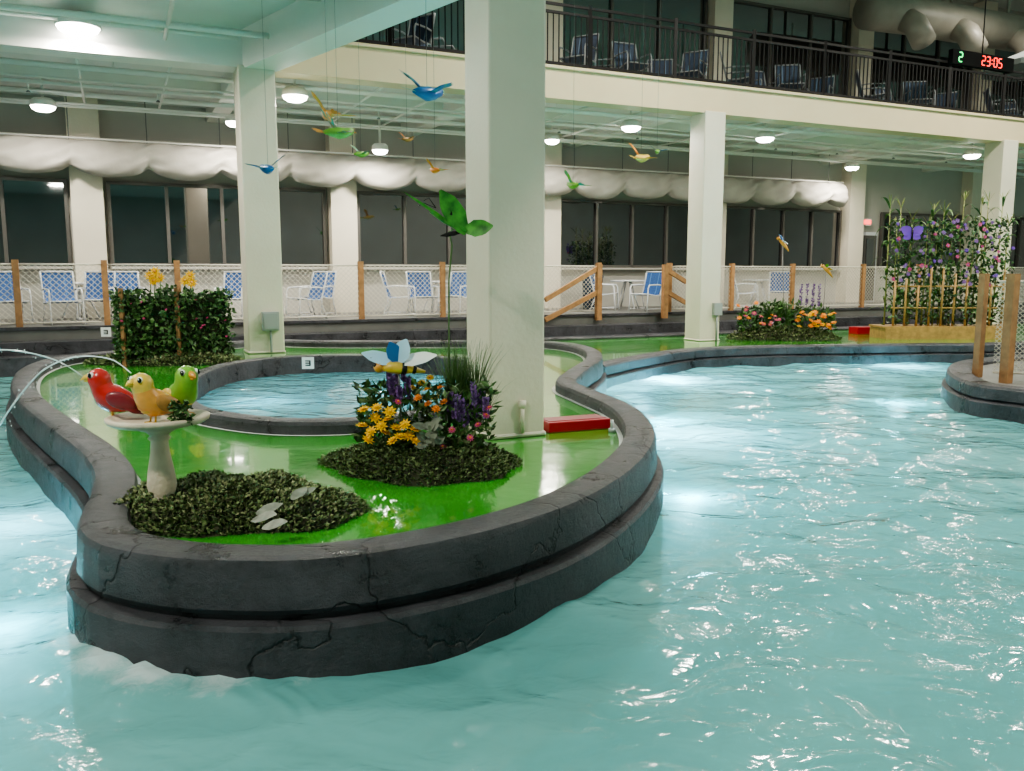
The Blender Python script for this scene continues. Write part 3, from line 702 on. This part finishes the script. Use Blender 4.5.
# ---------------------------------------------------------------- birds
def bird_body(b,body,wing,belly,beak,head=None):
    head=head or body
    sp=[((-.40,0,.20),.05,.04),((-.30,0,.24),.12,.11),((-.15,0,.30),.20,.19),((.02,0,.35),.255,.24),((.14,0,.43),.245,.235),((.20,0,.53),.20,.205),((.23,0,.62),.185,.19),((.25,0,.70),.195,.195),((.255,0,.78),.19,.185),((.25,0,.86),.14,.14),((.245,0,.91),.04,.04)]
    n=20;vs=[];fs=[]
    for i,(p,ra,rb) in enumerate(sp):
        a=Vector(sp[max(0,i-1)][0]); c=Vector(sp[min(len(sp)-1,i+1)][0]); t=(c-a).normalized(); y=Vector((0,1,0)); w=t.cross(y)
        for k in range(n):
            q=2*math.pi*k/n; vs.append(Vector(p)+y*math.cos(q)*rb+w*math.sin(q)*ra)
    for i in range(len(sp)-1):
        for k in range(n):
            k2=(k+1)%n; fs.append((i*n+k,i*n+k2,(i+1)*n+k2,(i+1)*n+k))
    fs.append(tuple(range(n))); fs.append(tuple((len(sp)-1)*n+k for k in range(n)))
    nb=6*n
    b.add(vs,fs[:nb]+[fs[-2]],body,True); b.add(vs,fs[nb:-2]+[fs[-1]],head,True)
    b.ell((.125,0,.37),(.17,.19,.22),belly,M=Matrix.Rotation(-.5,3,'Y'))
    b.tube([(.40,0,.76),(.48,0,.75),(.56,0,.71)],.05,beak,10,rad=[.075,.05,.004])
    b.tube([(.40,0,.71),(.46,0,.695),(.51,0,.69)],.05,beak,10,rad=[.05,.03,.004])
    for k in(-1,1):
        b.ell((.355,.125*k,.80),(.05,.045,.058),whg,n=12,k=8); b.ell((.380,.150*k,.80),(.036,.033,.046),blk,n=10,k=8); b.ell((.405,.165*k,.815),(.010,.010,.010),whg,n=6,k=4)
        b.tube([(.06,.07*k,.18),(.08,.08*k,.02)],.02,beak,6)
        for j in(-1,0,1): b.tube([(.07,.08*k,.02),(.17,.08*k+.045*j,.01)],.013,beak,6)
def bird_sit(b,M,body,wing,belly,beak,head=None,tail=None):
    b.M=M; bird_body(b,body,wing,belly,beak,head)
    for k in(-1,1):
        b.ell((-.10,.215*k,.34),(.27,.06,.15),wing,M=Matrix.Rotation(-.42,3,'Y'),n=16,k=10)
        for j in range(4): b.tube([(-.1-.02*j,.235*k,.37-.05*j),(-.30,.20*k,.24-.035*j),(-.46,.12*k,.16-.03*j)],.02,wing,6,rad=[.025,.032,.006])
    for j in range(-2,3): b.tube([(-.34,.02*j,.22),(-.5,.045*j,.15),(-.66,.065*j,.09)],.03,tail or wing,6,rad=[(.012,.03),(.014,.035),(.01,.028)])
    b.M=Matrix.Identity(4)
def bird_fly(name,p,rz,size,body,wing,tip,tilt=0,ztop=4.82):
    b=MB(); p=Vector(p); b.tube([p+Vector((0,0,.1*size)),(p.x,p.y,ztop)],.002,wire,4)
    b.M=Matrix.Translation(p)@Matrix.Rotation(rz,4,'Z')@Matrix.Rotation(tilt,4,'X')@Matrix.Scale(size,4)
    b.tube([(-.42,0,0),(-.25,0,.02),(0,0,.02),(.18,0,.05),(.27,0,.09),(.36,0,.11),(.42,0,.10)],.1,body,12,rad=[.03,.09,.14,.12,.10,.09,.03])
    b.tube([(.40,0,.10),(.52,0,.08)],.03,ora if body!=ora else yelb,8,rad=[.035,.004])
    for k in(-1,1):
        b.ell((.36,.07*k,.13),(.022,.022,.022),blk,n=8,k=6)
        for j in range(7):
            q=-.7+j*.27; d=Vector((-math.sin(q)*-.6-.25,k*1,.45)); bigleaf(b,(.08-.03*j,.08*k,.06),d,(.68-.05*abs(j-2)),.12,wing if j%2==0 else tip,Vector((0,0,1)))
    for j in(-1,0,1): bigleaf(b,(-.36,0,0),Vector((-1,.35*j,.05)),.34,.12,tip,Vector((0,0,1)))
    return b.build(name)
bp=U(164,521,.0)
b=MB()
rim=.56
b.lathe([(0,.0),(.095,.0),(.10,.06),(.078,.075),(.075,.10),(.056,.12),(.065,.15),(.074,.2),(.066,.27),(.048,.37),(.043,.43),(.058,.445),(.046,.46),(.065,.48),(.115,.50),(.225,.525),(.25,.54),(.255,rim),(.235,rim+.005),(.19,rim-.02),(0,rim-.03)],bp,stone,36)
b.build('bird_bath')
def Mb(px,base,rz,sc,dy=0):
    q=UD(px,base,bp.y+dy); return Matrix.Translation((q.x,q.y,rim-.015))@Matrix.Rotation(rz,4,'Z')@Matrix.Scale(sc,4)
b=MB(); bird_sit(b,Mb(117,414,math.pi+.30,.29,.02),redb,dred,redb,yelb,tail=dred); b.build('red_bird_fountain_figurine')
b=MB(); bird_sit(b,Mb(157,418,math.pi+.95,.285,-.10),ora,tan,yelb,yelb,head=yelb,tail=tan); b.build('yellow_bird_fountain_figurine')
b=MB(); bird_sit(b,Mb(181,414,-.7,.30,.10),grn,yelb,yelb,ora,tail=grn); b.build('green_bird_fountain_figurine')
b=MB()
for _ in range(150):
    q=UD(rr(172,190),rr(402,422),bp.y-.13); b.leaf(q,Vector((rr(-1,1),rr(-1,.2),rr(-1,.6))),.032,.022,random.choice(IV))
b.build('ivy_sprig')
def arc(name,pxs,D0,D1,r0,r1):
    pts=[UD(x,y,D0+(D1-D0)*i/(len(pxs)-1)) for i,(x,y) in enumerate(pxs)]
    pp=smooth_path(pts,False,.03); b=MB(); n=len(pp)
    b.tube(pp,.01,jet,6,rad=[(r0+(r1-r0)*i/n)*(1+.4*noise.noise(Vector((i*.6,0,0)))) for i in range(n)])
    for i in range(n//3,n):
        for _ in range(2):
            if R()<.6:
                q=pp[i]+Vector((rr(-1,1),rr(-1,1),rr(-1.2,.6)))*(.008+.035*i/n); r=rr(.002,.005); b.ell(q,(r,r,r*1.3),jet,n=6,k=4)
    b.build(name)
arc('water_jet',[(131,373),(110,359),(75,357),(45,369),(25,389),(8,412),(0,425)],bp.y-.1,bp.y+.3,.003,.006)
arc('water_jet',[(84,377),(60,362),(30,353),(0,350),(-30,357),(-60,375)],bp.y,bp.y-.4,.003,.005)
for nm,px,py,D,sz,rz,bd,wg,tp,tl in [
 ('hanging_blue_bird',427,95,8.5,.50,1.0,blu,blu,teal,.3),
 ('hanging_blue_bird',268,170,10.5,.42,2.2,blu,blu,teal,-.3),
 ('hanging_orange_bird',328,116,10,.44,2.1,ora,yelb,orp,.4),
 ('hanging_green_bird',338,134,9.6,.46,.8,grn,teal,ora,.5),
 ('hanging_orange_bird',641,159,14,.46,.9,yelb,orp,yelb,.5),
 ('hanging_green_bird',573,186,13,.40,2.1,grn,grn,teal,.4),
 ('hanging_orange_bird',435,171,12,.30,2.2,orp,orp,yelb,.3),
 ('hanging_green_bird',361,155,12,.30,.9,grn,teal,grn,.3),
 ('hanging_orange_bird',407,140,13,.26,.9,tan,tan,orp,.3),
 ('hanging_blue_bird',657,152,15,.26,1.2,grn,blu,teal,.3)]:
    p=UD(px,py,D); s,t=toB(p); bird_fly(nm,p,rz,sz,bd,wg,tp,tl,ztop=4.82 if t>.3 else (4.98 if s<-.5 else 10.0))
# long flat red boards lying on the turf
def redboard(a,c,w,h):
    b=MB(); b.beam(a+Vector((0,0,h/2)),c+Vector((0,0,h/2)),w,h,red); b.beam(a+(c-a)*.03+Vector((0,0,h)),c-(c-a)*.03+Vector((0,0,h)),w*.72,.012,mat('red_dark',(.25,.008,.014),.4))
    o=b.build('red_foam_board'); bev(o,.03,3)
a_=P1+UU*.32-VV*.05; a_.z=0
redboard(a_,U(603,426,0),.26,.085); redboard(U(853,334,ZB),U(914,333,ZB),.35,.16)
b=MB(); p=U(612,432,.0); b.tube([p,p+Vector((0,0,.03))],.03,wframe,10); b.tube([p+Vector((0,0,.03)),p+Vector((0,0,.10))],.012,wframe,8); b.build('floor_spout')
# ---- LED clock
b=MB(); t0=-.35
def CK(px,py):
    s=s_at(px,t0); return UD(px,py,W(s,t0).y)
A=CK(950,66);Bq=CK(1012,57); c=(A+Bq)/2; dd=(Bq-A); dd.z=0; L=dd.length; du=dd.normalized()
b.box(c,(L,.12,.32),matblk,rz=math.atan2(du.y,du.x))
dn=Vector((du.y,-du.x,0)); dz=math.atan2(du.y,du.x)
def seg(cx,ch_,m):
    segs={'0':'abcdef','2':'abged','3':'abgcd','5':'afgcd'}[ch_]; h=.2;w=.11
    P={'a':(0,h/2,1),'g':(0,0,1),'d':(0,-h/2,1),'f':(-w/2,h/4,0),'b':(w/2,h/4,0),'e':(-w/2,-h/4,0),'c':(w/2,-h/4,0)}
    for s in segs:
        x,z,hz=P[s]; b.box(c+du*(cx+x)+Vector((0,0,z))+dn*.065,(.09 if hz else .022,.015,.022 if hz else .08),m,rz=dz)
seg(-L*.38,'2',ledg)
for x,cch in ((-.02,'2'),(.15,'3'),(.40,'0'),(.57,'5')): seg(x,cch,ledr)
for z in (-.04,.04): b.box(c+du*.275+Vector((0,0,z))+dn*.065,(.025,.015,.025),ledr,rz=dz)
b.tube([c+Vector((0,0,.15)),(c.x,c.y,10)],.015,darkm,6)
b.build('led_clock_sign')
# umbrella
b=MB(); q=W(s_at(1015,1.6),1.6,ZF)
b.tube([q,q+Vector((0,0,2.45))],.025,gframe,8)
n=8; ap=q+Vector((0,0,2.45)); vs=[ap]
for k in range(n): a=2*math.pi*k/n; vs.append(q+Vector((1.35*math.cos(a),1.35*math.sin(a),1.92)))
for k in range(n): a=2*math.pi*k/n; vs.append(q+Vector((1.35*math.cos(a),1.35*math.sin(a),1.78)))
b.add(vs,[(0,1+k,1+(k+1)%n) for k in range(n)]+[(1+k,9+k,9+(k+1)%n,1+(k+1)%n) for k in range(n)],mat('umbrella_canvas',(.25,.27,.26),.8)); b.build('patio_umbrella')
# upper ducts
b=MB(); b.tube([W(s_at(850,3.5),3.5,8.3),W(s_at(890,3.5),3.5,8.35),W(S1-1,3.5,8.4)],.5,galv,20)
for px in (880,930,985):
    s=s_at(px,3.5); b.tube([W(s,3.5,8.3),W(s,2.9,7.9),W(s,2.6,7.4)],.32,galv,16)
    b.tube([W(s,3.5,8.3),W(s,3.5,9.98)],.05,galv,8)
b.build('ventilation_duct')
# ---------------------------------------------------------------- underwater lights
def uw(p,e,r=.15):
    l=bpy.data.lights.new('underwater_light','POINT'); l.energy=e; l.color=(.50,.88,1); l.shadow_soft_size=r
    o=bpy.data.objects.new('underwater_light',l); bpy.context.collection.objects.link(o); o.location=p
q=U(665,380,ZW); uw((q.x,q.y,ZW-.35),330)
q=U(692,435,ZW); uw((q.x,q.y,ZW-.5),170)
q=U(900,366,ZW); uw((q.x,q.y,ZW-.4),160)
q=U(-5,530,ZW); uw((q.x,q.y,ZW-.45),95)
q=U(262,402,-.13); uw((q.x,q.y,-.42),75)
q=U(420,383,-.13); uw((q.x,q.y,-.45),50)
# ---------------------------------------------------------------- world + camera
w=bpy.data.worlds.new('World'); bpy.context.scene.world=w; w.use_nodes=True
w.node_tree.nodes['Background'].inputs[0].default_value=(.02,.03,.05,1); w.node_tree.nodes['Background'].inputs[1].default_value=.5
cam=bpy.data.cameras.new('camera'); cam.sensor_width=36; cam.lens=F*36/1024; cam.clip_end=200
co=bpy.data.objects.new('camera',cam); bpy.context.collection.objects.link(co); co.location=(0,0,CAMH); co.rotation_euler=(math.pi/2-TH,0,0)
bpy.context.scene.camera=co
sc=bpy.context.scene
sc.view_settings.view_transform='AgX'; sc.view_settings.look='AgX - Medium High Contrast'; sc.view_settings.exposure=.55
